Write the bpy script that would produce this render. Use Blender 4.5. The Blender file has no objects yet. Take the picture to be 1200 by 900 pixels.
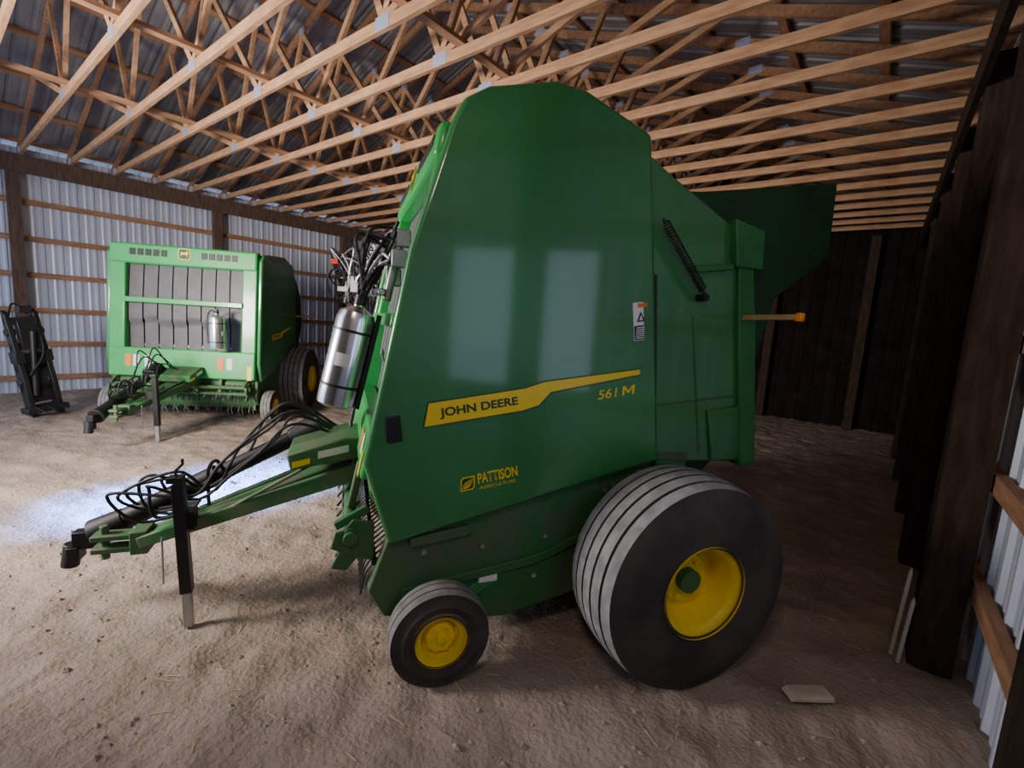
import bpy, bmesh, math, random
from mathutils import Vector, Matrix, noise
random.seed(7)
R=math.radians
SC=bpy.context.scene
# ------------------------------------------------------------------ materials
def mat(name,col,rough=.5,metal=0,var=.12,vscale=6,bump=0,bscale=40,col2=None,coat=0,spec=None,stretch=None,lo=.35,hi=.65,bdist=.02):
    m=bpy.data.materials.new(name); m.use_nodes=True
    nt=m.node_tree; b=nt.nodes['Principled BSDF']
    b.inputs['Roughness'].default_value=rough; b.inputs['Metallic'].default_value=metal
    if coat: b.inputs['Coat Weight'].default_value=coat; b.inputs['Coat Roughness'].default_value=.10; b.inputs['Coat IOR'].default_value=1.6
    if spec is not None: b.inputs['Specular IOR Level'].default_value=spec
    tc=nt.nodes.new('ShaderNodeTexCoord'); mp=nt.nodes.new('ShaderNodeMapping')
    nt.links.new(tc.outputs['Object'],mp.inputs['Vector'])
    if stretch: mp.inputs['Scale'].default_value=stretch
    n=nt.nodes.new('ShaderNodeTexNoise'); n.inputs['Scale'].default_value=vscale; n.inputs['Detail'].default_value=5
    nt.links.new(mp.outputs[0],n.inputs['Vector'])
    r=nt.nodes.new('ShaderNodeValToRGB')
    c2=col2 if col2 else tuple(max(0,c*(1-var)) for c in col); c1=col if col2 else tuple(min(1,c*(1+var)) for c in col)
    r.color_ramp.elements[0].position=lo; r.color_ramp.elements[1].position=hi
    r.color_ramp.elements[0].color=(*c2,1); r.color_ramp.elements[1].color=(*c1,1)
    nt.links.new(n.outputs['Fac'],r.inputs['Fac']); nt.links.new(r.outputs['Color'],b.inputs['Base Color'])
    if bump:
        n2=nt.nodes.new('ShaderNodeTexNoise'); n2.inputs['Scale'].default_value=bscale; n2.inputs['Detail'].default_value=8
        nt.links.new(mp.outputs[0],n2.inputs['Vector'])
        bp=nt.nodes.new('ShaderNodeBump'); bp.inputs['Strength'].default_value=bump; bp.inputs['Distance'].default_value=bdist
        nt.links.new(n2.outputs['Fac'],bp.inputs['Height']); nt.links.new(bp.outputs['Normal'],b.inputs['Normal'])
    return m
GREEN=mat('green_paint',(.026,.20,.048),.42,var=.14,vscale=1.5,coat=.8)
GREEN2=mat('green_paint_frame',(.03,.19,.05),.45,var=.2,vscale=4)
GREENB=mat('green_paint_bright',(.028,.36,.075),.35,var=.06,vscale=3,coat=.2)
DGREEN=mat('green_paint_dusty',(.022,.15,.04),.6,col2=(.085,.125,.06),vscale=4)
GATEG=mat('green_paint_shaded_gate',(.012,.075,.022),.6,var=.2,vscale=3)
DUSTG=mat('green_paint_very_dusty',(.03,.17,.05),.65,col2=(.12,.135,.08),vscale=7)
YEL=mat('yellow_paint',(.95,.70,.012),.4,var=.05)
YDEC=mat('yellow_decal',(.95,.70,.02),.35,var=.03)
BLACK=mat('black_steel',(.014,.014,.015),.45,var=.3)
SHAFT=mat('black_plastic_guard',(.006,.006,.007),.55,var=.3)
RUB=mat('black_rubber',(.014,.014,.015),.6,var=.3,bump=.2,bscale=60)
RUBD=mat('dusty_tread_rubber',(.33,.33,.35),.85,col2=(.21,.21,.22),vscale=12,bump=.2)
RUBS=mat('dusty_small_tire_rubber',(.24,.23,.22),.85,col2=(.15,.145,.14),vscale=14,bump=.2)
SIDEW=mat('tire_sidewall_rubber',(.080,.067,.058),.85,col2=(.035,.032,.03),vscale=4,bump=.15)
BELT=mat('grey_rubber_belt',(.10,.10,.105),.5,col2=(.075,.075,.08),vscale=8)
CHROME=mat('brushed_steel',(.85,.86,.88),.2,metal=.9,var=.03)
STEEL=mat('grey_steel',(.42,.43,.45),.35,metal=.7,var=.15)
WHITE=mat('white_label',(.8,.8,.8),.5,var=.03)
ORANGE=mat('orange_label',(.85,.2,.02),.5,var=.03)
REDM=mat('red_lens',(.8,.01,.01),.25,var=.05)
AMB=mat('amber_lens',(.95,.3,.01),.25,var=.05)
TAN=mat('dusty_tan_paint',(.45,.3,.12),.5)  # tan tone on the near marker light arm only
LDGREEN=mat('lettering_dark_green',(.006,.06,.02),.4,var=.02)
WOODT=mat('pale_pine',(.56,.33,.18),.75,col2=(.40,.215,.11),vscale=5,bump=.2,stretch=(1,6,6))
WOODG=mat('aged_pine',(.48,.26,.14),.8,col2=(.32,.165,.085),vscale=4,bump=.2,stretch=(6,1,6))
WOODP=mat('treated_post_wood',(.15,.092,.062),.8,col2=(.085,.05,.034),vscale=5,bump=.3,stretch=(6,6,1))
WOODD=mat('shade_darkened_post_wood',(.062,.040,.029),.9,col2=(.032,.021,.016),vscale=5,bump=.3,stretch=(6,6,1),spec=.2)  # shade of the right side and far end put into the wood colour
BLOCKW=mat('dusty_weathered_wood',(.70,.62,.52),.9,col2=(.55,.47,.38),vscale=9,bump=.3)
METW=mat('white_galvanised_sheet',(.64,.69,.84),.4,metal=.2,var=.06,vscale=1.2)
METR=mat('roof_galvanised_sheet',(.27,.27,.285),.55,metal=.2,var=.2,vscale=1.5)
DARKW=mat('shade_darkened_sheet',(.016,.0115,.0095),.9,var=.35,vscale=3,spec=.1)  # gloom of the unlit end wall put into the brown
PLATE=mat('galvanised_plate',(.55,.62,.85),.35,metal=.5,var=.08)
SNOW=mat('outdoor_snow',(.75,.8,.9),.8,var=.05,bump=.3,bscale=3)
DIRT=mat('sandy_dirt',(.43,.345,.285),.95,col2=(.29,.23,.185),vscale=2.2,bump=.9,bscale=40,spec=.15,lo=.3,hi=.7,bdist=.014)
CLOD=mat('dirt_clod',(.38,.305,.25),.95,var=.2,bump=.5,spec=.2)
STRAW=mat('straw_bits',(.6,.48,.3),.8,var=.2)
PLAST=mat('white_plastic',(.5,.5,.48),.5,var=.05)
# ------------------------------------------------------------------ mesh builder
def smooth_pts(pts,k=8):
    P=[Vector(p) for p in pts]
    if len(P)<3 or k<2: return P
    out=[]
    Q=[P[0]*2-P[1]]+P+[P[-1]*2-P[-2]]
    for i in range(1,len(Q)-2):
        a,b,c,d=Q[i-1],Q[i],Q[i+1],Q[i+2]
        for j in range(k):
            t=j/k
            out.append(.5*((2*b)+(c-a)*t+(2*a-5*b+4*c-d)*t*t+(3*b-a-3*c+d)*t**3))
    out.append(P[-1]); return out
class MB:
    def __init__(s): s.v=[];s.f=[];s.m=[]
    def add(s,vs,fs,mi=0):
        o=len(s.v); s.v+=[tuple(v) for v in vs]
        for f in fs: s.f.append([i+o for i in f]); s.m.append(mi)
        return s
    def box(s,c,size,rot=None,mi=0):
        M=rot if rot else Matrix.Identity(3); c=Vector(c)
        vs=[c+M@Vector((sx*size[0]/2,sy*size[1]/2,sz*size[2]/2)) for sx in(-1,1) for sy in(-1,1) for sz in(-1,1)]
        return s.add(vs,[(0,1,3,2),(4,6,7,5),(0,4,5,1),(2,3,7,6),(0,2,6,4),(1,5,7,3)],mi)
    def beam(s,p0,p1,w,h,up=(0,0,1),mi=0,w1=None,h1=None):
        p0=Vector(p0);p1=Vector(p1);d=(p1-p0).normalized();u=Vector(up)
        sd=d.cross(u).normalized(); u=sd.cross(d).normalized()
        w1=w1 or w; h1=h1 or h; vs=[]
        for p,ww,hh in((p0,w,h),(p1,w1,h1)):
            for a,b in((-1,-1),(1,-1),(1,1),(-1,1)): vs.append(p+sd*a*ww/2+u*b*hh/2)
        return s.add(vs,[(0,1,2,3),(7,6,5,4),(0,4,5,1),(1,5,6,2),(2,6,7,3),(3,7,4,0)],mi)
    def prism(s,poly,y0,y1,mi=0):
        n=len(poly)
        vs=[(p[0],y0,p[1]) for p in poly]+[(p[0],y1,p[1]) for p in poly]
        return s.add(vs,[list(range(n)),list(range(2*n-1,n-1,-1))]+[(i,(i+1)%n,n+(i+1)%n,n+i) for i in range(n)],mi)
    def lathe(s,prof,c,axis=(0,1,0),seg=48,mi=0,closed=False):
        c=Vector(c);a=Vector(axis).normalized()
        t=Vector((0,0,1)) if abs(a.z)<.9 else Vector((1,0,0))
        e=a.cross(t).normalized();g=a.cross(e)
        n=len(prof); vs=[]
        for k in range(seg):
            th=2*math.pi*k/seg; d=e*math.cos(th)+g*math.sin(th)
            for r,h in prof: vs.append(c+a*h+d*r)
        o=len(s.v); s.v+=[tuple(v) for v in vs]
        for k in range(seg):
            k2=(k+1)%seg
            for j in range(n if closed else n-1):
                j2=(j+1)%n
                s.f.append([o+k*n+j,o+k2*n+j,o+k2*n+j2,o+k*n+j2]); s.m.append(mi[j] if isinstance(mi,(list,tuple)) else mi)
        return s
    def cyl(s,p0,p1,r,seg=20,mi=0,r1=None):
        p0=Vector(p0);p1=Vector(p1);L=(p1-p0).length;r1=r if r1 is None else r1
        return s.lathe([(0.0001,0),(r,0),(r1,L),(0.0001,L)],p0,p1-p0,seg,mi)
    def tube(s,pts,r,seg=8,mi=0,k=8):
        P=smooth_pts(pts,k); n=len(P); o=len(s.v)
        t0=(P[1]-P[0]).normalized(); u=t0.orthogonal().normalized()
        for i,p in enumerate(P):
            t=(P[min(i+1,n-1)]-P[max(i-1,0)]).normalized()
            u=(u-t*u.dot(t)).normalized(); w=t.cross(u)
            for j in range(seg):
                a=2*math.pi*j/seg; s.v.append(tuple(p+(u*math.cos(a)+w*math.sin(a))*r))
        for i in range(n-1):
            for j in range(seg):
                j2=(j+1)%seg
                s.f.append([o+i*seg+j,o+i*seg+j2,o+(i+1)*seg+j2,o+(i+1)*seg+j]); s.m.append(mi)
        s.f.append([o+j for j in range(seg)][::-1]); s.m.append(mi)
        s.f.append([o+(n-1)*seg+j for j in range(seg)]); s.m.append(mi)
        return s
    def build(s,name,mats,parent=None,bevel=0,smooth=True,label=None,recalc=True,seg=2):
        me=bpy.data.meshes.new(name); me.from_pydata(s.v,[],s.f)
        if not isinstance(mats,(list,tuple)): mats=[mats]
        for m in mats: me.materials.append(m)
        me.polygons.foreach_set('material_index',s.m)
        if recalc:
            bm=bmesh.new(); bm.from_mesh(me); bmesh.ops.recalc_face_normals(bm,faces=bm.faces); bm.to_mesh(me); bm.free()
        if smooth:
            me.polygons.foreach_set('use_smooth',[True]*len(me.polygons)); me.set_sharp_from_angle(angle=R(35))
        ob=bpy.data.objects.new(name,me); SC.collection.objects.link(ob)
        if parent: ob.parent=parent
        if bevel:
            b=ob.modifiers.new('bevel','BEVEL'); b.width=bevel; b.segments=seg; b.limit_method='ANGLE'; b.angle_limit=R(30)
        if label: ob['label']=label
        return ob
def empty(name,M,label,cat,group=None):
    e=bpy.data.objects.new(name,None); e.matrix_world=M; e.empty_display_size=.2; SC.collection.objects.link(e)
    e['label']=label; e['category']=cat
    if group: e['group']=group
    return e
def tag(o,label,cat,group=None):
    o['label']=label;o['category']=cat
    if group:o['group']=group
    return o
def struct(o,label):
    o['kind']='structure'; o['label']=label; o['category']=o.name.split('_')[0].split('.')[0]; return o
def text(s,parent,name,mat_,x,y,z,width,height,rake=0,shear=0,label=None,bold=0):
    cu=bpy.data.curves.new(name,'FONT'); cu.body=s; cu.size=1; cu.offset=bold; cu.shear=shear
    o=bpy.data.objects.new('tmp_text',cu); SC.collection.objects.link(o)
    bpy.context.view_layer.update()
    me=bpy.data.meshes.new_from_object(o.evaluated_get(bpy.context.evaluated_depsgraph_get()))
    bpy.data.objects.remove(o)
    xs=[v.co.x for v in me.vertices]; ys=[v.co.y for v in me.vertices]
    sx=width/(max(xs)-min(xs)); sy=height/(max(ys)-min(ys)); x0=min(xs);y0=min(ys)
    ex=Vector((math.cos(rake),0,math.sin(rake))); ey=Vector((-math.sin(rake),0,math.cos(rake)))
    for v in me.vertices: v.co=Vector((x,y,z))+ex*(v.co.x-x0)*sx+ey*(v.co.y-y0)*sy
    me.materials.clear(); me.materials.append(mat_)
    ob=bpy.data.objects.new(name,me); SC.collection.objects.link(ob); ob.parent=parent
    ob['label']=label or 'lettering reading '+s
    return ob
# ------------------------------------------------------------------ camera
f_=Vector((-.6097,.7819,-.1322)).normalized(); r_=Vector((.7816,.6201,.0637)); r_=(r_-f_*r_.dot(f_)).normalized(); u_=r_.cross(f_)
cd=bpy.data.cameras.new('camera'); cd.sensor_width=36; cd.lens=36*546/1200; cd.clip_start=.02
cam=bpy.data.objects.new('camera',cd); SC.collection.objects.link(cam)
b_=-f_
cam.matrix_world=Matrix(((r_.x,u_.x,b_.x,0),(r_.y,u_.y,b_.y,0),(r_.z,u_.z,b_.z,1.75),(0,0,0,1)))
SC.camera=cam
# ------------------------------------------------------------------ building
XL,XR,YF,YB=-11.6,.62,-2.2,12.0
H=3.93; SL=.34
def hgt(x,y):
    v=Vector((x,y,0))
    h=.018*noise.fractal(v*1.3,1,2,4)+.013*noise.fractal(v*5,1,2,4)
    n=noise.noise(v*5+Vector((5,2,0))); h+=.026*max(0,n-.15)
    n=noise.noise(v*13+Vector((1,9,0))); h+=.022*max(0,n-.2)
    n=noise.noise(v*3.2+Vector((8,1,4))); h-=.05*max(0,n-.33)
    for u0,w_ in((1.15,.15),(2.2,.16),(3.05,.14)):
        t=(-x*.35+y*.93)+.05*noise.noise(Vector((x*1.5,y,3))); 
        e=math.exp(-((t-u0)/w_)**2)
        h=h*(1-.4*e)-.014*e
        h+=.009*math.exp(-((t-u0-.22)/.07)**2)+.007*math.exp(-((t-u0+.22)/.07)**2)
        h+=.003*e*math.sin((x*.93+y*.35)*60)
    return h
fl=MB(); nx,ny=520,480
for j in range(ny+1):
    for i in range(nx+1):
        sx=(i/nx); x=XR+.05-(XR-XL+.1)*sx**1.35; y=YF+(YB-YF+.05)*(j/ny)**1.4
        fl.v.append((x,y,hgt(x,y)-.012))
for j in range(ny):
    for i in range(nx):
        a=j*(nx+1)+i; fl.f.append([a+1,a,a+nx+1,a+nx+2]); fl.m.append(0)
struct(fl.build('floor',DIRT,recalc=False),'loose pale sandy dirt floor with clods and tracks')
struct(MB().add([(-30,-25,-.08),(25,-25,-.08),(25,YF,-.08),(-30,YF,-.08)],[(0,1,2,3)]).build('ground',SNOW),'snowy yard outside the open end of the shed')
def corr(name,o,along,up,L,Hh,nrm,m,label,pitch=.2286,d=.022):
    o=Vector(o);al=Vector(along).normalized();up=Vector(up).normalized();n=Vector(nrm).normalized()
    prof=[];s=0
    while s<L:
        for ds,dd in((0,0),(.075,0),(.095,d*.3),(.115,d*.3),(.135,0),(.17,0),(.185,d),(.213,d)):
            if s+ds<=L: prof.append((s+ds,dd))
        s+=pitch
    prof.append((L,0)); b=MB(); vs=[]
    for s_,dd in prof: vs+= [o+al*s_+n*dd,o+al*s_+n*dd+up*Hh]
    b.add(vs,[(2*i,2*i+2,2*i+3,2*i+1) for i in range(len(prof)-1)])
    return struct(b.build(name,m,smooth=False,recalc=False),label)
corr('wall_left',(XL,YF,-.05),(0,1,0),(0,0,1),YB-YF,H+.2,(1,0,0),METW,'ribbed white metal sheet wall inside the shed')
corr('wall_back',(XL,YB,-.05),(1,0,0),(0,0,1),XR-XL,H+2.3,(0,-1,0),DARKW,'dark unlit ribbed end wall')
corr('wall_light_block',(-3.3,YF,-.05),(1,0,0),(0,0,1),XR+3.3,H+1.6,(0,1,0),DARKW,'unseen wall part added to block light at the open end')  # added unseen behind the camera to keep skylight off the right side
corr('wall_right',(XR,2.08,-.05),(0,1,0),(0,0,1),YB-2.08,H+.2,(-1,0,0),METW,'ribbed white metal sheet wall beside the posts')
corr('wall_right.001',(XR,YF,-.05),(0,1,0),(0,0,1),2.90,H+.2,(-1,0,0),METW,'ribbed white metal sheet wall near the open end')
corr('wall_right.002',(XR,1.33,-.05),(0,1,0),(0,0,1),.25,H+.2,(-1,0,0),METW,'ribbed metal sheet between two windows')
corr('wall_right.003',(XR,.7,-.05),(0,1,0),(0,0,1),1.38,1.2,(-1,0,0),METW,'ribbed metal sheet under the windows')
corr('wall_right.004',(XR,.7,2.42),(0,1,0),(0,0,1),1.38,1.7,(-1,0,0),METW,'ribbed metal sheet above the windows')
for k,(a,b) in enumerate(((.7,1.33),(1.58,2.08))):
    w=MB()
    for y in(a,b): w.box((XR-.03,y,1.79),(.06,.05,1.3))
    for z in(1.15,2.42): w.box((XR-.03,(a+b)/2,z),(.06,b-a+.05,.05))
    struct(w.build('window_%d'%(k+1),WOODG),'wood framed open window in the metal wall')
slope=Vector((1,0,SL)).normalized(); half=(XR-XL)/2+.3
L=half/slope.x
corr('ceiling',(XL-.3,YF-.2,H+.12),(0,1,0),slope,YB-YF+.4,L,(-SL,0,1),METR,'grey galvanised metal roof sheets')
corr('ceiling.001',(XR+.3,YF-.2,H+.12),(0,1,0),Vector((-1,0,SL)),YB-YF+.4,L,(SL,0,1),METR,'grey galvanised metal roof sheets')
pl='pine roof purlin under the metal sheets'
pm=MB().box((0,0,0),(.085,YB-YF,.036)).build('roof_purlin',WOODG)
n=0
for side in(-1,1):
    for k in range(8):
        x=.2+k*.8
        px=(XL-.05+x) if side<0 else (XR+.05-x)
        pz=H+.12+SL*(x+.25)-.035
        o=pm if n==0 else pm.copy()
        if n: SC.collection.objects.link(o)
        o.location=(px,(YB+YF)/2,pz); o.rotation_euler=(0,-math.atan(SL)*(-side) ,0)
        tag(o,pl,'purlin','roof purlins'); n+=1
def truss():
    E=empty('roof_truss',Matrix.Identity(4),'pale pine roof truss with metal joint plates spanning the shed','roof truss','roof trusses')
    xl,xr=XL+.06,XR-.1; cx=(xl+xr)/2; zb=H+.045
    def top(x): return H+.03+SL*(min(x-XL,XR-x)+.25)-.06
    ps=[('bottom_chord',(xl,zb),(xr,zb)),('top_chord',(xl,top(xl)),(cx,top(cx))),('top_chord',(cx,top(cx)),(xr,top(xr)))]
    bn=[cx-2.15,cx,cx+2.15]; tn=[cx-4.0,cx-2.7,cx-1.4,cx,cx+1.4,cx+2.7,cx+4.0]
    for a,b in((0,0),(0,1),(0,2),(1,2),(1,4),(2,4),(2,5),(2,6)):
        ps.append(('web_member',(bn[a],zb+.03),(tn[b],top(tn[b])-.03)))
    for nm,a,b in ps:
        MB().beam((a[0],0,a[1]),(b[0],0,b[1]),.038,.09 if nm!='web_member' else .065).build(nm,WOODT if nm!='top_chord' else WOODG,E)
    for x in bn+[xl+.25]:
        MB().box((x,-.021,zb+.01),(.17,.003,.1)).build('joint_plate',PLATE,E)
    for x in (tn[0],tn[2],tn[4],tn[6]):
        MB().box((x,-.021,top(x)),(.14,.003,.08)).build('joint_plate',PLATE,E)
    return E
T=truss(); kids=list(T.children)
T.location=(0,-1.8,0)
ys=[-1.8+.6*k for k in range(1,23)]
for y in ys:
    c=T.copy(); SC.collection.objects.link(c); c.location=(0,y,0)
    for k in kids:
        kc=k.copy(); SC.collection.objects.link(kc); kc.parent=c
for i,x in enumerate((-7.4,-5.28,-3.1)):
    o=MB().box((x,(YB+YF)/2,H+.09+.02),(.089,YB-YF-.2,.038)).build('lateral_brace',WOODG)
    tag(o,'long pine brace lying across the truss bottom chords','brace','lateral braces')
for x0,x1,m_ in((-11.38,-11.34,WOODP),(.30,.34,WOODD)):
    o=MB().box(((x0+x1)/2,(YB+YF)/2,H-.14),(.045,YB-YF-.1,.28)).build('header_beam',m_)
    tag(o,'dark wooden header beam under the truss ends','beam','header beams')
for y in(-1.9,1.1,4.1,7.1,10.1):
    o=MB().box((-11.45,y,H/2-.2),(.14,.16,H+.3)).build('wooden_post',WOODP); tag(o,'brown wooden post against the white metal wall','post','wall posts')
for y in(-1.5,1.455,3.45,5.0,6.5,8.0,9.5):
    o=MB().box((.44,y,H/2-.2),(.19,.19,H+.3)).build('wooden_post',WOODD); tag(o,'shade-darkened brown wooden post beside the metal wall','post','wall posts')
for x in(-.35,-2.0,-3.6):
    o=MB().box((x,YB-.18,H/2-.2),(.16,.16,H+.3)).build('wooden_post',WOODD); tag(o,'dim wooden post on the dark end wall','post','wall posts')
for z in(.25,.84,1.42,2.02,2.62,3.22):
    o=MB().box((-11.54,(YB+YF)/2,z),(.04,YB-YF-.1,.09)).build('wall_girt',WOODG); tag(o,'horizontal pine girt fixed to the metal wall','girt','wall girts')
for z in(.5,1.08,1.8,2.6,3.3):
    if z in(1.8,): o=MB().box((.57,(YB+2.1)/2,z),(.05,YB-2.2,.09))
    else: o=MB().box((.57,(YB+YF)/2,z),(.05,YB-YF-.1,.1))
    o=o.build('wall_girt',WOODG); tag(o,'horizontal pine girt along the metal wall by the posts','girt','wall girts')
# ------------------------------------------------------------------ baler
def wheel(parent,x,y,sgn,Rr,w,rim,ribs=5):
    cz=Rr-.012
    prof=[(rim,.05*w),(rim+.02,0.02),(rim+(Rr-rim)*.45,0),(Rr-.09*Rr/.5,.015),(Rr-.05*Rr/.5,.05*w+.01)]
    mi=[0,0,0,0]
    t0=.09*w; t1=.91*w; rw=(t1-t0)/ribs; gd=.013*Rr/.5 if ribs>3 else .004
    for k in range(ribs):
        a=t0+k*rw; b=a+rw*(.78 if ribs>3 else .85)
        cr=lambda t: Rr-.03*Rr/.5*((t/w-.5)*2)**2
        prof+=[(cr(a),a),(cr(b),b)]; mi+= [0,1]
        if k<ribs-1: prof+=[(cr(b)-gd,b+rw*.05),(cr(a+rw)-gd,a+rw*.95)]; mi+=[0,0]
    mi+=[0]
    prof+=[(Rr-.05*Rr/.5,.95*w-.01),(Rr-.09*Rr/.5,w-.015),(rim+(Rr-rim)*.45,w),(rim+.02,w-.02),(rim,.95*w)]
    mi+=[0,0,0,0]
    prof=[(r,-sgn*t) for r,t in prof]
    MB().lathe(prof,(x,y,cz),(0,1,0),64,mi[:len(prof)-1]).build('tire',[SIDEW,RUBD if ribs>3 else RUBS],parent)
    dish=w*.42
    rp=[(rim+.012,.012),(rim+.012,.03),(rim-.012,.04),(rim-.03,.10*w+.02),(rim-.035,dish),(rim*.62,dish+.01),(rim*.55,dish-.03),(rim*.3,dish-.03),(.001,dish-.03)]
    MB().lathe([(r,-sgn*t) for r,t in rp],(x,y,cz),(0,1,0),48).build('wheel_rim',YEL,parent)
    for k in range(6):
        a=k*math.pi/3; p=Vector((x+math.cos(a)*rim*.44,y-sgn*(dish-.03),cz+math.sin(a)*rim*.44))
        MB().cyl(p,p+Vector((0,sgn*.018,0)),rim*.06,6).build('wheel_bolt',YEL,parent)
    MB().cyl((x,y-sgn*(dish),cz),(x,y-sgn*(dish-(.075 if rim>.2 else .05)),cz),rim*(.27 if rim>.2 else .16),20).build('wheel_hub',DGREEN if rim>.2 else YEL,parent,bevel=.004)
def baler(M,label,P):
    E=empty('round_baler',M,label,'hay baler')
    hw=P['hw']
    G=P['green']
    for s in(-1,1):
        pan=MB().prism(P['side'],s*hw,s*(hw-.06)); pan.build('side_panel',G,E,bevel=.022,seg=3,label='large glossy green side shield')
        MB().prism(P['low'],s*(hw-.05),s*(hw-.12)).build('lower_side_plate',DGREEN,E,bevel=.008)
    MB().prism(P['core'],-(hw-.08),hw-.08).build('baler_body',P['coremat'],E,bevel=.02)
    if P.get('gate'):
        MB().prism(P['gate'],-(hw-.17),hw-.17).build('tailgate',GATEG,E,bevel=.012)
    if P.get('gateside'):
        for s in(-1,1):
            MB().prism(P['gateside'],s*(hw-.06),s*(hw-.16)).build('tailgate_side_panel',G,E,bevel=.012)
            MB().prism(P['gatebeam'],s*(hw-.03),s*(hw-.14)).build('tailgate_frame_beam',GREEN2,E,bevel=.01)
            MB().prism(P['gatebox'],s*(hw-.01),s*(hw-.12)).build('corner_box',GREEN2,E,bevel=.01)
    (xb,zb),(xt,zt)=P['face']; d=Vector((xt-xb,0,zt-zb)); LL=d.length; d.normalize(); nn=Vector((-d.z,0,d.x))
    rot=Matrix(((nn.x,0,d.x),(0,1,0),(nn.z,0,d.z)))
    def F(t,y,o=0): return Vector((xb,y,zb))+d*(t*LL)+nn*o
    def fb(b,y0,y1,t0,t1,th,o=0,mi=0):
        return b.box(F((t0+t1)/2,(y0+y1)/2,o-th/2),(th,y1-y0,(t1-t0)*LL),rot,mi)
    ow=P['ow']; t0,t1,tm=P['open']
    for s in(-1,1):
        fr=MB(); a,b=sorted((s*(hw-.06),s*ow)); fb(fr,a,b,0,1,.14,-.01)
        fr.build('front_frame_post',GREENB,E,bevel=.02,seg=3)
    tp=MB(); fb(tp,-hw+.06,hw-.06,t1,1,.12,.005)
    tp.build('front_hood',GREENB,E,bevel=.03,seg=3)
    for k in range(5):
        for s in(-1,1):
            yc=s*(.26+k*.1); sl=MB()
            fb(sl,yc-.038,yc+.038,t1+(1-t1)*.42,t1+(1-t1)*.74,.01,.012)
            sl.build('vent_slot',BLACK,E,bevel=.004)
    lp=MB(); fb(lp,-hw+.06,hw-.06,0,t0,.12,.0); lp.build('lower_front_panel',GREENB,E,bevel=.02)
    cb=MB(); fb(cb,-ow-.02,ow+.02,tm-.02,tm+.02,.06,.02); cb.build('cross_bar',GREENB,E,bevel=.01)
    nb=8; bw=2*ow/nb
    for k in range(nb):
        y0=-ow+k*bw+.009; y1=y0+bw-.018; b=MB(); N=26; vs=[]
        for i in range(N+1):
            t=t0-.03+(t1-t0+.05)*i/N
            off=-.09-.012*math.sin(t*7+k*.15)-.03*(1 if (t<tm-.14-.02*(k%3)) else 0)
            vs+=[F(t,y0,off),F(t,y1,off),F(t,y1,off-.012),F(t,y0,off-.012)]
        fs=[(0,3,2,1),(4*N,4*N+1,4*N+2,4*N+3)]
        for i in range(N):
            a=4*i
            for q in range(4): fs.append((a+q,a+(q+1)%4,a+4+(q+1)%4,a+4+q))
        b.add(vs,fs); b.build('rubber_belt',BELT,E)
    for t in(t0+.02,tm-.12,t1-.02): MB().cyl(F(t,-ow,-.2),F(t,ow,-.2),.06).build('belt_roller',STEEL,E)
    em=MB(); c0=t1+(1-t1)*.6
    def badge(k,o,mi):
        pts=[(-.07,.05),(-.055,.07),(.055,.07),(.07,.05),(.07,-.04),(.05,-.065),(-.05,-.065),(-.07,-.04)]
        em.add([F(c0+p[1]*k/LL,p[0]*k,o) for p in pts],[list(range(8))],mi)
    badge(1.15,.009,0); badge(1.0,.011,1)
    sil=[(-.055,.012),(-.052,.028),(-.040,.030),(-.048,.055),(-.036,.036),(-.026,.052),(-.028,.026),(.020,.022),(.040,.030),(.046,.020),(.034,.008),(.052,-.026),(.018,-.002),(.004,-.004),(-.022,-.004),(-.044,-.034),(-.036,.002),(-.044,.010)]
    em.add([F(c0+q[1]*1.1/LL,q[0]*1.1,.013) for q in sil],[list(range(len(sil)))],0)
    em.build('emblem',[YDEC,LDGREEN],E,smooth=False)
    for y,c in((-.62,0),(-.5,1),(.45,0),(.6,0),(.70,1)):
        st=MB(); fb(st,y-.04,y+.04,t0*.35,t0*.75,.004,.006,0)
        st.build('warning_label',ORANGE if c else WHITE,E,smooth=False)
    ww=MB(); fb(ww,-hw+.1,-hw+.16,.0,t0*.5,.004,.006); ww.build('yellow_reflector',YDEC,E)
    m=MB()
    m.cyl((xb+.12,-hw+.1,zb-.08),(xb+.12,hw-.1,zb-.08),.07)
    m.box((xb+.25,0,zb-.1),(.25,2*hw-.3,.25))
    for y in(-.5,-.2,.2,.5): m.beam((xb+.02,y,zb+.0),(xb-.03,y,zb-.25),.05,.04)
    m.build('feed_housing',DGREEN,E,bevel=.01)
    gx,gw=P['gx'],P['gw']
    pk=MB().cyl((gx+.08,-hw+.12,.34),(gx+.08,hw-.12,.34),.16,24)
    for s in(-1,1):
        pk.prism([(gx-.18,.2),(gx+.1,.12),(gx+.35,.2),(gx+.35,.5),(gx+.05,.6),(gx-.16,.46)],s*(hw-.12),s*(hw-.09))
    pk.build('pickup_drum',DGREEN,E,bevel=.005)
    tn=MB(); nt=24
    for i in range(nt):
        y=-hw+.16+i*(2*hw-.32)/(nt-1)
        for q in range(5):
            a=q*2*math.pi/5+.3*(i%2)
            c=Vector((gx+.08,y,.34)); e=Vector((math.cos(a),0,math.sin(a)))
            e2=Vector((math.cos(a+.35),0,math.sin(a+.35)))
            tn.tube([c+e*.14,c+e*.24,c+e2*.27],.005,5,k=1)
    o=tn.build('pickup_tines',STEEL,E); o['kind']='stuff'
    rs=MB()
    nr=26
    for i in range(nr):
        y=-hw+.14+i*(2*hw-.28)/(nr-1)
        rs.tube([(gx+.1,y,.6),(gx-.15,y,.62),(gx-.32,y,.50),(gx-.36,y,.36)],.006,5,k=4)
    rs.tube([(gx-.3,-hw+.1,.54),(gx-.3,hw-.1,.54)],.014,8,k=1)
    o=rs.build('wind_guard_rods',BLACK,E); o['kind']='stuff'
    gz=P['gz']
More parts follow.
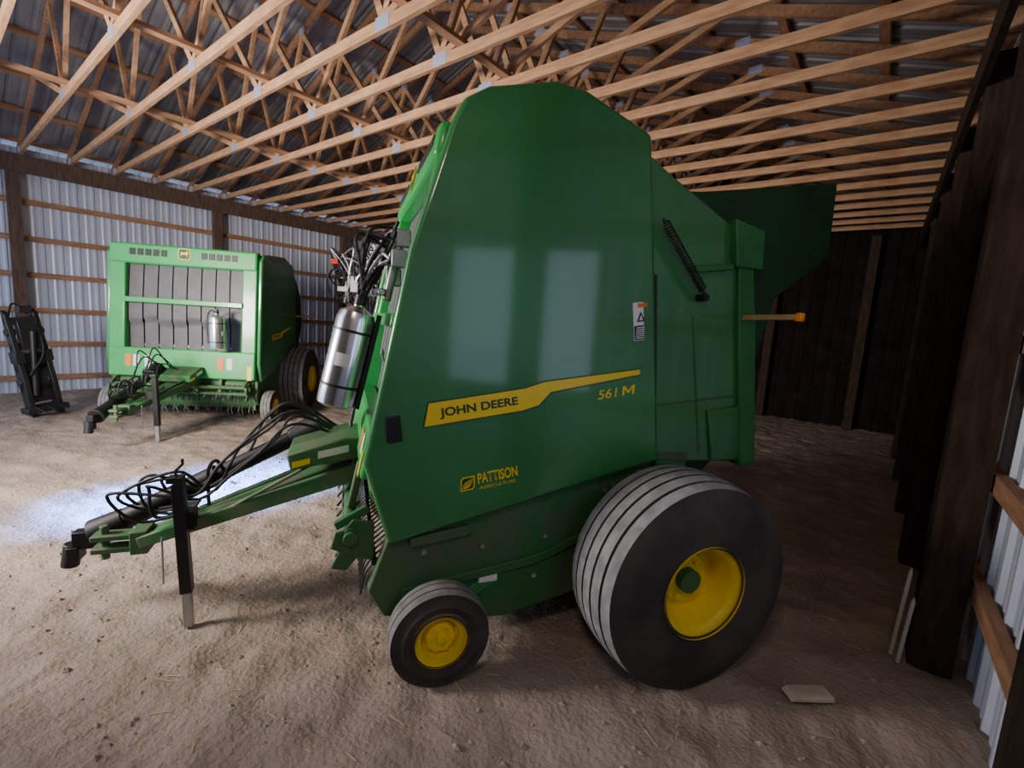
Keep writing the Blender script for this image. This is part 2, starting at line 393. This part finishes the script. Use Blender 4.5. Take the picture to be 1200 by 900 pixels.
    wg=MB()
    for s in(-1,1):
        wg.prism([(xb+.08,gz-.0),(xb-.02,gz+.02),(xb-.06,gz-.03),(xb-.10,gz-.04),(xb-.12,gz-.12),(xb-.08,gz-.14),(xb-.12,gz-.22),(xb-.05,gz-.24),(xb-.0,gz-.18),(xb+.08,gz-.2)],s*(hw-.14),s*(hw-.125))
        wg.cyl((xb-.03,s*(hw-.1),gz-.07),(xb-.03,s*(hw-.18),gz-.07),.035)
        wg.beam((xb+.05,s*(hw-.16),gz+.06),(xb-.1,s*(hw-.16),gz-.02),.03,.04)
    wg.cyl((xb-.05,-hw+.12,gz-.14),(xb-.05,hw-.12,gz-.14),.022)
    wg.cyl((xb-.03,-hw+.12,gz-.05),(xb-.03,hw-.12,gz-.05),.03)
    for k in range(9):
        y=-.64+k*.16
        wg.beam((xb+.02,y,gz-.05),(xb-.10,y,gz-.2),.02,.012)
    wg.build('pickup_guard',DGREEN,E,bevel=.004)
    for s in(-1,1):
        wheel(E,gx,s*gw,s,.245,.17,.125,ribs=3)
        MB().beam((gx,s*(gw-.19),.235),(gx+.3,s*(gw-.21),.42),.03,.06).cyl((gx,s*(gw-.22),.235),(gx,s*(gw-.08),.235),.02).build('gauge_wheel_arm',GREEN2,E,bevel=.004)
        wheel(E,.06,s*1.37,s,.535,.46,.222,ribs=5)
    MB().beam((.06,-1.15,.52),(.06,1.15,.52),.12,.12).build('axle',DGREEN,E,bevel=.01)
    tg=MB()
    zt0=P['tz']
    for s in(-1,1):
        tg.beam((-2.62,s*.05,.43),(xb+.12,s*.22,zt0-.15),.04,.065,h1=.10,w1=.05)
    tg.beam((-2.62,0,.43),(xb+.1,0,zt0-.15),.07,.05,h1=.09,w1=.2)
    tg.beam((-2.3,-.09,.54),(xb-.1,-.25,zt0-.05),.02,.02)
    tg.box((-2.15,0,.6),(.25,.22,.02),Matrix.Rotation(-R(17),3,'Y'))
    tg.build('drawbar_tongue',DUSTG,E,bevel=.008)
    MB().box((-2.72,0,.39),(.24,.09,.03)).box((-2.72,0,.46),(.24,.09,.03)).box((-2.62,0,.43),(.08,.13,.13)).cyl((-2.79,0,.33),(-2.79,0,.52),.02).build('hitch_clevis',DUSTG,E,bevel=.005)
    MB().prism([(xb-.34,zt0-.15),(xb+.02,zt0-.09),(xb+.06,zt0+.02),(xb-.06,zt0+.03),(xb-.36,zt0-.06)],-.28,.1).build('gearbox_cover',DUSTG,E,bevel=.01)
    MB().prism([(xb-.33,zt0-.135),(xb-.24,zt0-.11),(xb-.24,zt0-.08),(xb-.33,zt0-.10)],-.282,-.284,0).build('tongue_label',YDEC,E,smooth=False)
    MB().prism([(xb-.20,zt0-.085),(xb-.04,zt0-.05),(xb-.04,zt0-.01),(xb-.20,zt0-.045)],-.282,-.284,0).build('warning_label',WHITE,E,smooth=False)
    p0=Vector((-2.98,.14,.37));p1=Vector((xb-.2,.2,zt0-.0)); dd=(p1-p0).normalized()
    pt=MB().cyl(p0+dd*.12,p0+dd*.78,.062).cyl(p0+dd*.78,p1,.05).cyl(p0+dd*.1,p0+dd*.27,.085,r1=.066).cyl(p1-dd*.2,p1,.06,r1=.1)
    pt.box(p0+dd*.05,(.1,.07,.1)).box(p0-Vector((0.0,0,.05)),(.06,.09,.08)).cyl(p0+Vector((-.03,0,-.13)),p0+Vector((-.01,0,.0)),.042)
    pt.build('driveline_shaft',SHAFT,E,bevel=.006)
    jk=MB().beam((-2.39,-.19,.80),(-2.365,-.19,.19),.055,.055,up=(0,1,0)).beam((-2.4,-.19,.81),(-2.4,-.19,.84),.07,.07,up=(0,1,0))
    jk.box((-2.37,-.13,.58),(.08,.08,.1)); jk.tube([(-2.4,-.19,.84),(-2.4,-.19,.87),(-2.4,-.08,.87),(-2.4,-.08,.90)],.008,6,k=1)
    jk.build('jack_tube',BLACK,E,bevel=.006)
    MB().beam((-2.37,-.19,.3),(-2.36,-.19,-.01),.044,.044,up=(0,1,0)).build('jack_leg',STEEL,E,bevel=.004)
    for q in range(6):
        rr=random.Random(q+3); j=lambda a:rr.uniform(-a,a)
        up=(0,.12,.2,.03,.08,.16)[q]
        MB().tube([(xb-.1,.0+.04*q,zt0-.02),(xb-.35,-.06+.05*q,zt0+.06+up*.5),(-2.0+j(.05),-.06+.05*q,.92+up*1.0),(-2.18+j(.06),-.08+.05*q,.80+up*.5+j(.03)),(-2.32+j(.05),-.1+.05*q,.68),(-2.48+j(.08),-.12+.05*q,.76+j(.06)),(-2.64+j(.09),-.1+.05*q,.68+j(.07)),(-2.58+j(.06),-.08+.05*q,.56),(-2.36,-.08+.03*q,.60)],.0085,8,k=8).build('hydraulic_hose',RUB,E)
    MB().tube([(-2.3,.0,.6),(-2.3,.0,.8),(-2.26,.0,.86),(-2.22,.0,.8)],.01,6).build('hose_bracket',BLACK,E)
    MB().cyl((-2.5,-.1,.47),(-2.5,-.1,.2),.006,6).build('safety_chain',STEEL,E)
    ax_,az_=P['arm']
    for s in(-1,1):
        MB().beam((ax_,s*(hw-.05),az_),(ax_+.05,s*(hw+.27),az_+.01),.03,.03).build('marker_light_arm',TAN if s<0 else GREEN2,E,bevel=.004)
        MB().box((ax_+.05,s*(hw+.29),az_+.01),(.03,.04,.045)).build('marker_light',AMB,E,bevel=.006)
    return E,F,(d,nn)
def extinguisher(M,label,Rr=.088):
    E=empty('fire_extinguisher',M,label,'fire extinguisher'); k=Rr/.085
    MB().lathe([(r*k,z) for r,z in((.001,0),(.06,.0),(.083,.015),(.085,.04),(.085,.42),(.075,.455),(.04,.475),(.025,.485),(.025,.5))],(0,0,0),(0,0,1),32).build('tank',CHROME,E)
    a=MB(); vs=[];n=10
    for i in range(n+1):
        th=R(235)+R(45)*i/n
        for z in(.2,.26): vs.append((math.cos(th)*(Rr+.0012),math.sin(th)*(Rr+.0012),z))
    a.add(vs,[(2*i,2*i+1,2*i+3,2*i+2) for i in range(n)]).build('tank_label',WHITE,E)
    b=MB().cyl((0,0,.49),(0,0,.54),.028).box((0,0,.55),(.05,.03,.03)).beam((0,0,.56),(0,-.13,.6),.02,.012).beam((0,0,.54),(0,-.12,.555),.02,.012)
    b.tube([(0,.02,.53),(0,.09,.53),(-.02,.12,.4),(-.02,.115,.2),(-.02,.105,.08)],.012,8)
    b.build('valve_and_hose',BLACK,E,bevel=.003)
    s=MB()
    for z in(.1,.36): s.lathe([(Rr+.0025,z),(Rr+.0025,z+.012)],(0,0,0),(0,0,1),32)
    s.box((Rr+.01,0,.24),(.02,.06,.46)); s.build('mounting_bracket',BLACK,E)
    return E
A1=math.atan2(.8475,.5308)
M1=Matrix.Translation((-1.678,2.916,0))@Matrix.Rotation(A1,4,'Z')
P1=dict(hw=.85,green=GREEN,coremat=DGREEN,gz=.74,
 side=[(-1.373,.671),(-1.496,1.07),(-1.321,2.04),(-1.16,2.594),(-1.108,2.70),(-1.0,2.77),(-.676,2.861),(-.52,2.85),(-.146,2.724),(-.058,2.138),(.104,1.023)],
 low=[(-1.36,.72),(-1.46,.42),(-1.38,.28),(-.95,.20),(-.75,.18),(-.27,.28),(.25,.4),(.35,1.05),(.1,1.06)],
 core=[(-1.1,.5),(-1.15,1.0),(-1.1,2.1),(-1.0,2.6),(-.9,2.72),(-.66,2.82),(-.52,2.81),(-.1,2.66),(.2,2.3),(.4,1.2),(.2,.55),(-.6,.4)],
 gate=[(.1,2.53),(.36,2.565),(1.40,2.77),(1.42,2.30),(1.0,2.0),(.80,1.1),(.5,.8),(.2,1.0)],
 gateside=[(-.12,2.66),(.03,2.58),(.51,2.36),(.66,1.75),(.84,.97),(.12,1.0)],
 gatebeam=[(.50,2.40),(.60,2.36),(.72,1.85),(.86,.97),(.74,.95),(.60,1.75)],
 gatebox=[(.46,2.4),(.68,2.36),(.70,2.14),(.50,2.14)],
 face=((-1.51,.98),(-1.19,2.62)),ow=.75,open=(.14,.90,.45),gx=-1.13,gw=1.0,tz=1.02,arm=(.62,1.86))
E1,F1,_=baler(M1,'tall green round baler with glossy side shield and towing tongue',P1)
y=-.8535
MB().add([(x,y,z) for x,z in((-1.228,1.242),(-1.212,1.352),(-.740,1.428),(-.64,1.462),(-.082,1.54),(-.082,1.513),(-.6,1.412),(-.66,1.345),(-.745,1.318))],[range(9)]).build('yellow_stripe_decal',YDEC,E1,smooth=False)
MB().add([(x,y+.001,z) for x,z in((-1.236,1.236),(-1.217,1.358),(-.740,1.434),(-.64,1.468),(-.078,1.546),(-.078,1.507),(-.597,1.406),(-.655,1.339),(-.745,1.311))],[range(9)]).build('stripe_outline',LDGREEN,E1,smooth=False)
rk=math.atan(.155)
def qd(b,x0,z0,pts,yy,mi=0):
    ex=Vector((math.cos(rk),0,math.sin(rk)));ey=Vector((-math.sin(rk),0,math.cos(rk)));o=Vector((x0,yy,z0))
    b.add([o+ex*p[0]+ey*p[1] for p in pts],[list(range(len(pts)))],mi)
def q(b,x0,z0,w,h,yy,mi=0): qd(b,x0,z0,[(0,0),(w,0),(w,h),(0,h)],yy,mi)
text('JOHN DEERE',E1,'lettering',LDGREEN,-1.155,y-.002,1.276,.39,.054,rk,0,bold=.03)
text('561',E1,'lettering',YDEC,-.325,y,1.373,.118,.05,rk,.15,bold=.008)
mm=MB(); sh=.15*.05
qd(mm,-.182,1.3955,[(0,0),(.015,0),(.015+sh*.7,.034),(.034,.010),(.044,.010),(.061+sh*.7,.034),(.061,0),(.076,0),(.076+sh,.05),(.060+sh,.05),(.040+sh*.4,.024),(.016+sh,.05),(sh,.05)],y)
mm.build('lettering',YDEC,E1,smooth=False,label='lettering reading M')
text('PATTISON',E1,'lettering',YDEC,-.953,y,.95,.208,.055,rk,.0,bold=.02)
text('AGRICULTURE',E1,'lettering',YDEC,-.945,y,.922,.19,.016,rk,0)
lg=MB()
qd(lg,-1.04,.915,[(0,0),(.06,0),(.072,.012),(.078,.07),(.018,.07),(.006,.058)],y)
qd(lg,-1.04,.915,[(.007,.007),(.057,.007),(.066,.015),(.071,.063),(.022,.063),(.012,.055)],y-.0007,1)
leaf=[(.012,.012),(.03,.011),(.05,.02),(.062,.036),(.066,.058),(.046,.054),(.028,.045),(.017,.032)]
qd(lg,-1.04,.915,leaf,y-.0014,0)
for k in range(3):
    s=.012*k
    qd(lg,-1.04,.915,[(.016+s*.3,.018+s),(.062,.036+s*.7),(.062,.040+s*.7),(.016+s*.3,.022+s)],y-.002,1)
lg.build('dealer_logo',[YDEC,LDGREEN],E1,smooth=False)
wl=MB(); q(wl,-.14,1.69,.065,.2,y); q(wl,-.137,1.865,.059,.022,y-.001,1)
qd(wl,-.135,1.79,[(0,0),(.052,0),(.026,.055)],y-.001,2); q(wl,-.137,1.694,.059,.075,y-.001,2)
qd(wl,-.122,1.80,[(0,0),(.024,0),(.012,.028)],y-.002,0)
for k in range(6): q(wl,-.132,1.702+k*.011,.048,.005,y-.002,0)
wl.build('warning_label',[WHITE,ORANGE,BLACK],E1,smooth=False)
MB().box((-1.366,-.853,1.233),(.07,.012,.12),Matrix.Rotation(-R(8),3,'Y')).build('door_latch',BLACK,E1,bevel=.004)
a=Vector((-.04,-.86,2.33));b=Vector((.30,-.86,1.95));dv=(b-a);u=dv.normalized();s1=Vector((0,1,0));s2=u.cross(s1)
pts=[];NT=26
for i in range(NT*10+1):
    t=i/(NT*10); th=t*NT*2*math.pi
    pts.append(a+dv*(.05+.85*t)+(s1*math.cos(th)+s2*math.sin(th))*.02)
MB().tube(pts,.0045,5,k=1).tube([a,a+dv*.06],.008,6,k=1).tube([a+dv*.88,b],.009,6,k=1).cyl(b+Vector((0,-.0,0)),b+Vector((0,.08,0)),.02).build('coil_spring',BLACK,E1)
MB().prism([(.03,1.4),(.075,1.4),(.0,2.05),(-.04,2.05)],-.78,-.805).build('hinge_gap',BLACK,E1)
MB().prism([(.27,1.85),(.283,1.85),(.44,1.04),(.427,1.04)],-.78,-.793).build('panel_seam',DGREEN,E1)
MB().prism([(.10,1.34),(.70,1.40),(.70,1.388),(.10,1.328)],-.78,-.793).build('panel_seam',DGREEN,E1)
MB().prism([(.45,1.3),(.68,1.33),(.76,1.0),(.52,.99)],-.78,-.81).build('access_cover',GREEN,E1,bevel=.006)
MB().box((.36,-.815,2.12),(.26,.04,.035),Matrix.Rotation(-R(8),3,'Y')).build('spring_bracket',GREEN2,E1,bevel=.006)
MB().prism([(.1,1.02),(.3,1.0),(.34,.9),(.2,.86),(.12,.92)],-.78,-.83).build('gate_latch',GREEN2,E1,bevel=.006)
for x,z in((-.2,.85),(-.15,.88),(-.9,.6),(-.55,.62),(.0,.95),(-1.2,.6),(-.6,.4),(-.3,.5)):
    MB().cyl((x,-.79,z),(x,-.815,z),.014,6).build('plate_bolt',STEEL,E1)
MB().box((-1.12,-.815,.68),(.3,.02,.05),Matrix.Rotation(-R(8),3,'Y')).build('step_plate',DGREEN,E1,bevel=.004)
MB().box((-.86,-.81,.42),(.1,.01,.04)).build('warning_label',WHITE,E1,bevel=.002)
MB().prism([(-1.3,.42),(-.6,.52),(-.3,.62),(-.3,.58),(-.6,.47),(-1.3,.38)],-.79,-.82).build('plate_rib',DGREEN,E1,bevel=.004)
vb=MB()
for k,(t,yy) in enumerate(((.62,-.70),(.57,-.62),(.68,-.66),(.6,-.5),(.66,-.4))):
    vb.box(F1(t,yy,.04),(.07,.06,.08))
vb.cyl(F1(.5,-.66,.05),F1(.70,-.66,.05),.02).cyl(F1(.52,-.7,.08),F1(.52,-.3,.12),.018)
vb.build('valve_block',STEEL,E1,bevel=.006)
for k in range(14):
    rr=random.Random(20+k); j=lambda a:rr.uniform(-a,a)
    MB().tube([F1(.66+j(.06),-.66+j(.07),.08),F1(.6+j(.08),-.56+j(.12),.18+j(.08)),F1(.50+j(.05),-.5+j(.12),.16),F1(.25,-.4+j(.1),.08),F1(.08,-.25+j(.1),.06)],.008,7).build('hydraulic_hose',RUB if k%4 else STEEL,E1)
tilt=Matrix.Rotation(R(12),4,'Y')
extinguisher(M1@Matrix.Translation((-1.62,-.64,1.3))@tilt,'chrome fire extinguisher strapped to the front of the tall green baler')
A2=R(136); M2=Matrix.Translation((-8.75,3.27,0))@Matrix.Rotation(A2,4,'Z')
P2=dict(hw=1.02,green=GREEN,coremat=DGREEN,gz=.6,
 side=[(-1.30,.62),(-1.36,.9),(-1.24,2.38),(-1.16,2.47),(-1.0,2.5),(-.3,2.55),(.1,2.45),(.25,2.1),(.25,1.0),(-.6,.8)],
 low=[(-1.3,.72),(-1.36,.42),(-1.3,.28),(-.95,.22),(-.3,.28),(.25,.4),(.35,1.05),(.1,1.06)],
 core=[(-1.02,.5),(-1.05,1.0),(-.98,2.38),(-.9,2.45),(-.3,2.5),(.1,2.4),(.4,2.0),(.4,1.2),(.2,.55),(-.6,.4)],
 gate=[(.1,2.4),(.7,2.35),(1.05,2.0),(1.15,1.4),(.9,.9),(.4,.7),(.1,1.0)],
 face=((-1.42,.66),(-1.27,2.5)),ow=.76,open=(.22,.85,.58),gx=-1.13,gw=1.16,tz=.8,arm=(.3,1.6))
E2,F2,_=baler(M2,'shorter green round baler with dark belts in its open front',P2)
y2=-1.0235
MB().add([(x,y2,z) for x,z in((-.9,1.22),(-.89,1.31),(-.5,1.34),(-.42,1.37),(-.05,1.42),(-.05,1.395),(-.4,1.32),(-.46,1.27),(-.52,1.25))],[range(9)]).build('yellow_stripe_decal',YDEC,E2,smooth=False)
text('JOHN DEERE',E2,'lettering',LDGREEN,-.86,y2-.002,1.245,.32,.045,R(4),0,bold=.02)
extinguisher(M2@Matrix.Translation((-1.53,-.52,1.10)),'chrome fire extinguisher on the front of the shorter green baler',.1)
# ------------------------------------------------------------------ implement between balers
EI=empty('folded_implement',Matrix.Translation((-7.75,5.35,0))@Matrix.Rotation(R(50),4,'Z'),'dark folded farm implement with tangled hydraulic hoses and red lamp','farm implement')
m=MB()
for x in(-.35,.35): m.beam((x,0,.0),(x,0,2.75),.12,.12,up=(0,1,0))
for z in(.3,1.2,2.0,2.75): m.beam((-.55,0,z),(.55,0,z),.08,.08)
m.beam((-.5,0,2.05),(.45,0,2.85),.06,.06); m.beam((-.45,0,2.8),(.5,0,2.05),.06,.06); m.beam((0,.4,.05),(0,-.4,.05),.1,.1); m.box((0,0,2.35),(.3,.25,.3))
m.build('steel_frame',BLACK,EI,bevel=.01)
m=MB(); m.box((-.25,-.15,2.25),(.14,.12,.3)); m.box((.15,-.16,2.55),(.25,.1,.12)); m.cyl((-.45,-.1,2.1),(-.2,-.1,2.8),.035); m.cyl((.1,-.12,2.05),(.4,-.12,2.6),.03)
m.box((-.1,-.2,2.75),(.3,.08,.06)); m.cyl((-.5,-.15,2.35),(.45,-.15,2.42),.02); m.box((-.45,-.15,2.15),(.2,.1,.1)); m.box((.35,-.16,2.25),(.15,.1,.2))
m.build('valve_block',STEEL,EI,bevel=.01)
for k in range(24):
    rr=random.Random(k); x0=rr.uniform(-.6,.4)
    MB().tube([(x0,-.1,1.9),(x0+rr.uniform(-.25,.25),-.22,2.3+rr.uniform(0,.3)),(x0+rr.uniform(-.4,.4),-.25,2.8+rr.uniform(-.1,.2)),(x0+rr.uniform(-.4,.4),-.15,2.4),(x0+rr.uniform(-.3,.3),-.1,2.0)],.015,6).build('hydraulic_hose',RUB if k%3 else STEEL,EI)
MB().box((-.58,-.3,2.62),(.12,.05,.09)).beam((-.5,0,2.62),(-.58,-.28,2.62),.03,.03).build('tail_lamp',REDM,EI,bevel=.006)
EB=empty('bale_spear_frame',Matrix.Translation((-9.3,1.06,0))@Matrix.Rotation(R(15),4,'Z')@Matrix.Rotation(R(-3),4,'Y')@Matrix.Rotation(R(7),4,'X'),'black steel loader attachment standing upright on the dirt by the wall','loader attachment')
m=MB()
for y_ in(-.15,.15):
    m.prism([(-.06,.0),(.10,.0),(.11,.5),(.04,1.45),(-.04,1.5),(-.08,.6)],y_-.03,y_+.03)
    m.cyl((0,y_-.05,1.2),(0,y_+.05,1.2),.05); m.cyl((0,y_-.05,.5),(0,y_+.05,.5),.06); m.box((.02,y_,.85),(.18,.1,.16))
for z in(.12,.4,.7,1.0,1.35): m.beam((0,-.18,z),(0,.18,z),.09,.1)
m.box((.02,0,.55),(.05,.28,.7)); m.box((.03,0,.1),(.22,.46,.08)); m.box((.02,.03,1.15),(.1,.22,.4)); m.cyl((.07,-.08,.3),(.07,.06,1.2),.04); m.box((-.02,.06,1.5),(.09,.14,.1))
m.build('attachment_frame',BLACK,EB,bevel=.008)
for y_ in(-.12,0,.12): MB().cyl((.08,y_,.14),(.35,y_,.09),.022,r1=.006).build('spear_tine',BLACK,EB)
MB().tube([(0,-.13,1.4),(-.1,0,1.58),(0,.13,1.3),(.12,.1,.9),(.12,-.1,.6)],.014,6).build('hydraulic_hose',RUB,EB)
o=MB().prism([(-.11,0),(.11,0),(.105,.026),(-.08,.020)],-.045,.045).build('wood_block',BLOCKW,bevel=.003); o.location=(-.06,2.62,.006); o.rotation_euler=(0,0,R(40)); tag(o,'small flat pale wooden block lying on the dirt','wood block')
for k,(x,y_,h) in enumerate(((.27,3.34,.5),(.3,3.28,.36))):
    o=MB().box((0,0,h/2),(.018,.01,h)).prism([(-.009,h),(.009,h),(0,h+.03)],-.005,.005).build('marker_stake',PLAST); o.location=(x,y_,0); o.rotation_euler=(R(-4),R(3+2*k),.3*k); tag(o,'white plastic stake leaning on the wooden post','stake','white stakes')
cb=MB()
for i in range(2400):
    x=random.uniform(-6,.3); y_=random.uniform(.2,5) ; s=random.choice((.004,.005,.006,.008,.012,.018))*random.uniform(.7,1.2)
    c=Vector((x,y_,hgt(x,y_)-.012+s*.1))
    vs=[c+Vector(v)*s*random.uniform(.6,1.25) for v in((1,0,0),(-1,0,0),(0,1,0),(0,-1,0),(0,0,.7),(0,0,-.7))]
    cb.add(vs,[(0,2,4),(2,1,4),(1,3,4),(3,0,4),(2,0,5),(1,2,5),(3,1,5),(0,3,5)])
o=cb.build('dirt_clods',CLOD,recalc=False); o['kind']='stuff'; tag(o,'small dry clods of dirt strewn over the floor','dirt clods')
sb=MB()
for i in range(420):
    x=random.uniform(-4.5,.2); y_=random.uniform(.4,4.5); a=random.uniform(0,math.pi); l=random.uniform(.015,.05)
    c=Vector((x,y_,hgt(x,y_)-.006)); dd=Vector((math.cos(a),math.sin(a),random.uniform(-.1,.15)))*l
    sb.beam(c-dd,c+dd,.003,.002)
o=sb.build('straw_scatter',STRAW,smooth=False,recalc=False); o['kind']='stuff'; tag(o,'loose bits of dry straw on the dirt','straw')
# ------------------------------------------------------------------ light
w=bpy.data.worlds.new('world'); SC.world=w; w.use_nodes=True
bg=w.node_tree.nodes['Background']; bg.inputs[0].default_value=(.60,.73,1,1); bg.inputs[1].default_value=1.9
def area(name,loc,target,sx,sy,en,col,spread=180):
    l=bpy.data.lights.new(name,'AREA'); l.shape='RECTANGLE'; l.size=sx; l.size_y=sy; l.energy=en; l.color=col; l.spread=R(spread)
    o=bpy.data.objects.new(name,l); SC.collection.objects.link(o); o.location=loc
    o.rotation_euler=(Vector(target)-Vector(loc)).to_track_quat('-Z','Y').to_euler(); return o
area('yard_lamp',(-4.9,-1.9,2.3),(-5.4,3,1.8),1.2,1.0,370,(1,.88,.78),130)
area('daylight_beam',(-5.3,-2.9,1.75),(-4.85,1.6,0),.75,.3,240,(.07,.24,1),13)
area('ceiling_lamp',(.05,-.9,3.75),(-1.2,2.2,.8),.5,.5,24,(1,.80,.62))  # added warm fill near the camera, not a fitting of the shed
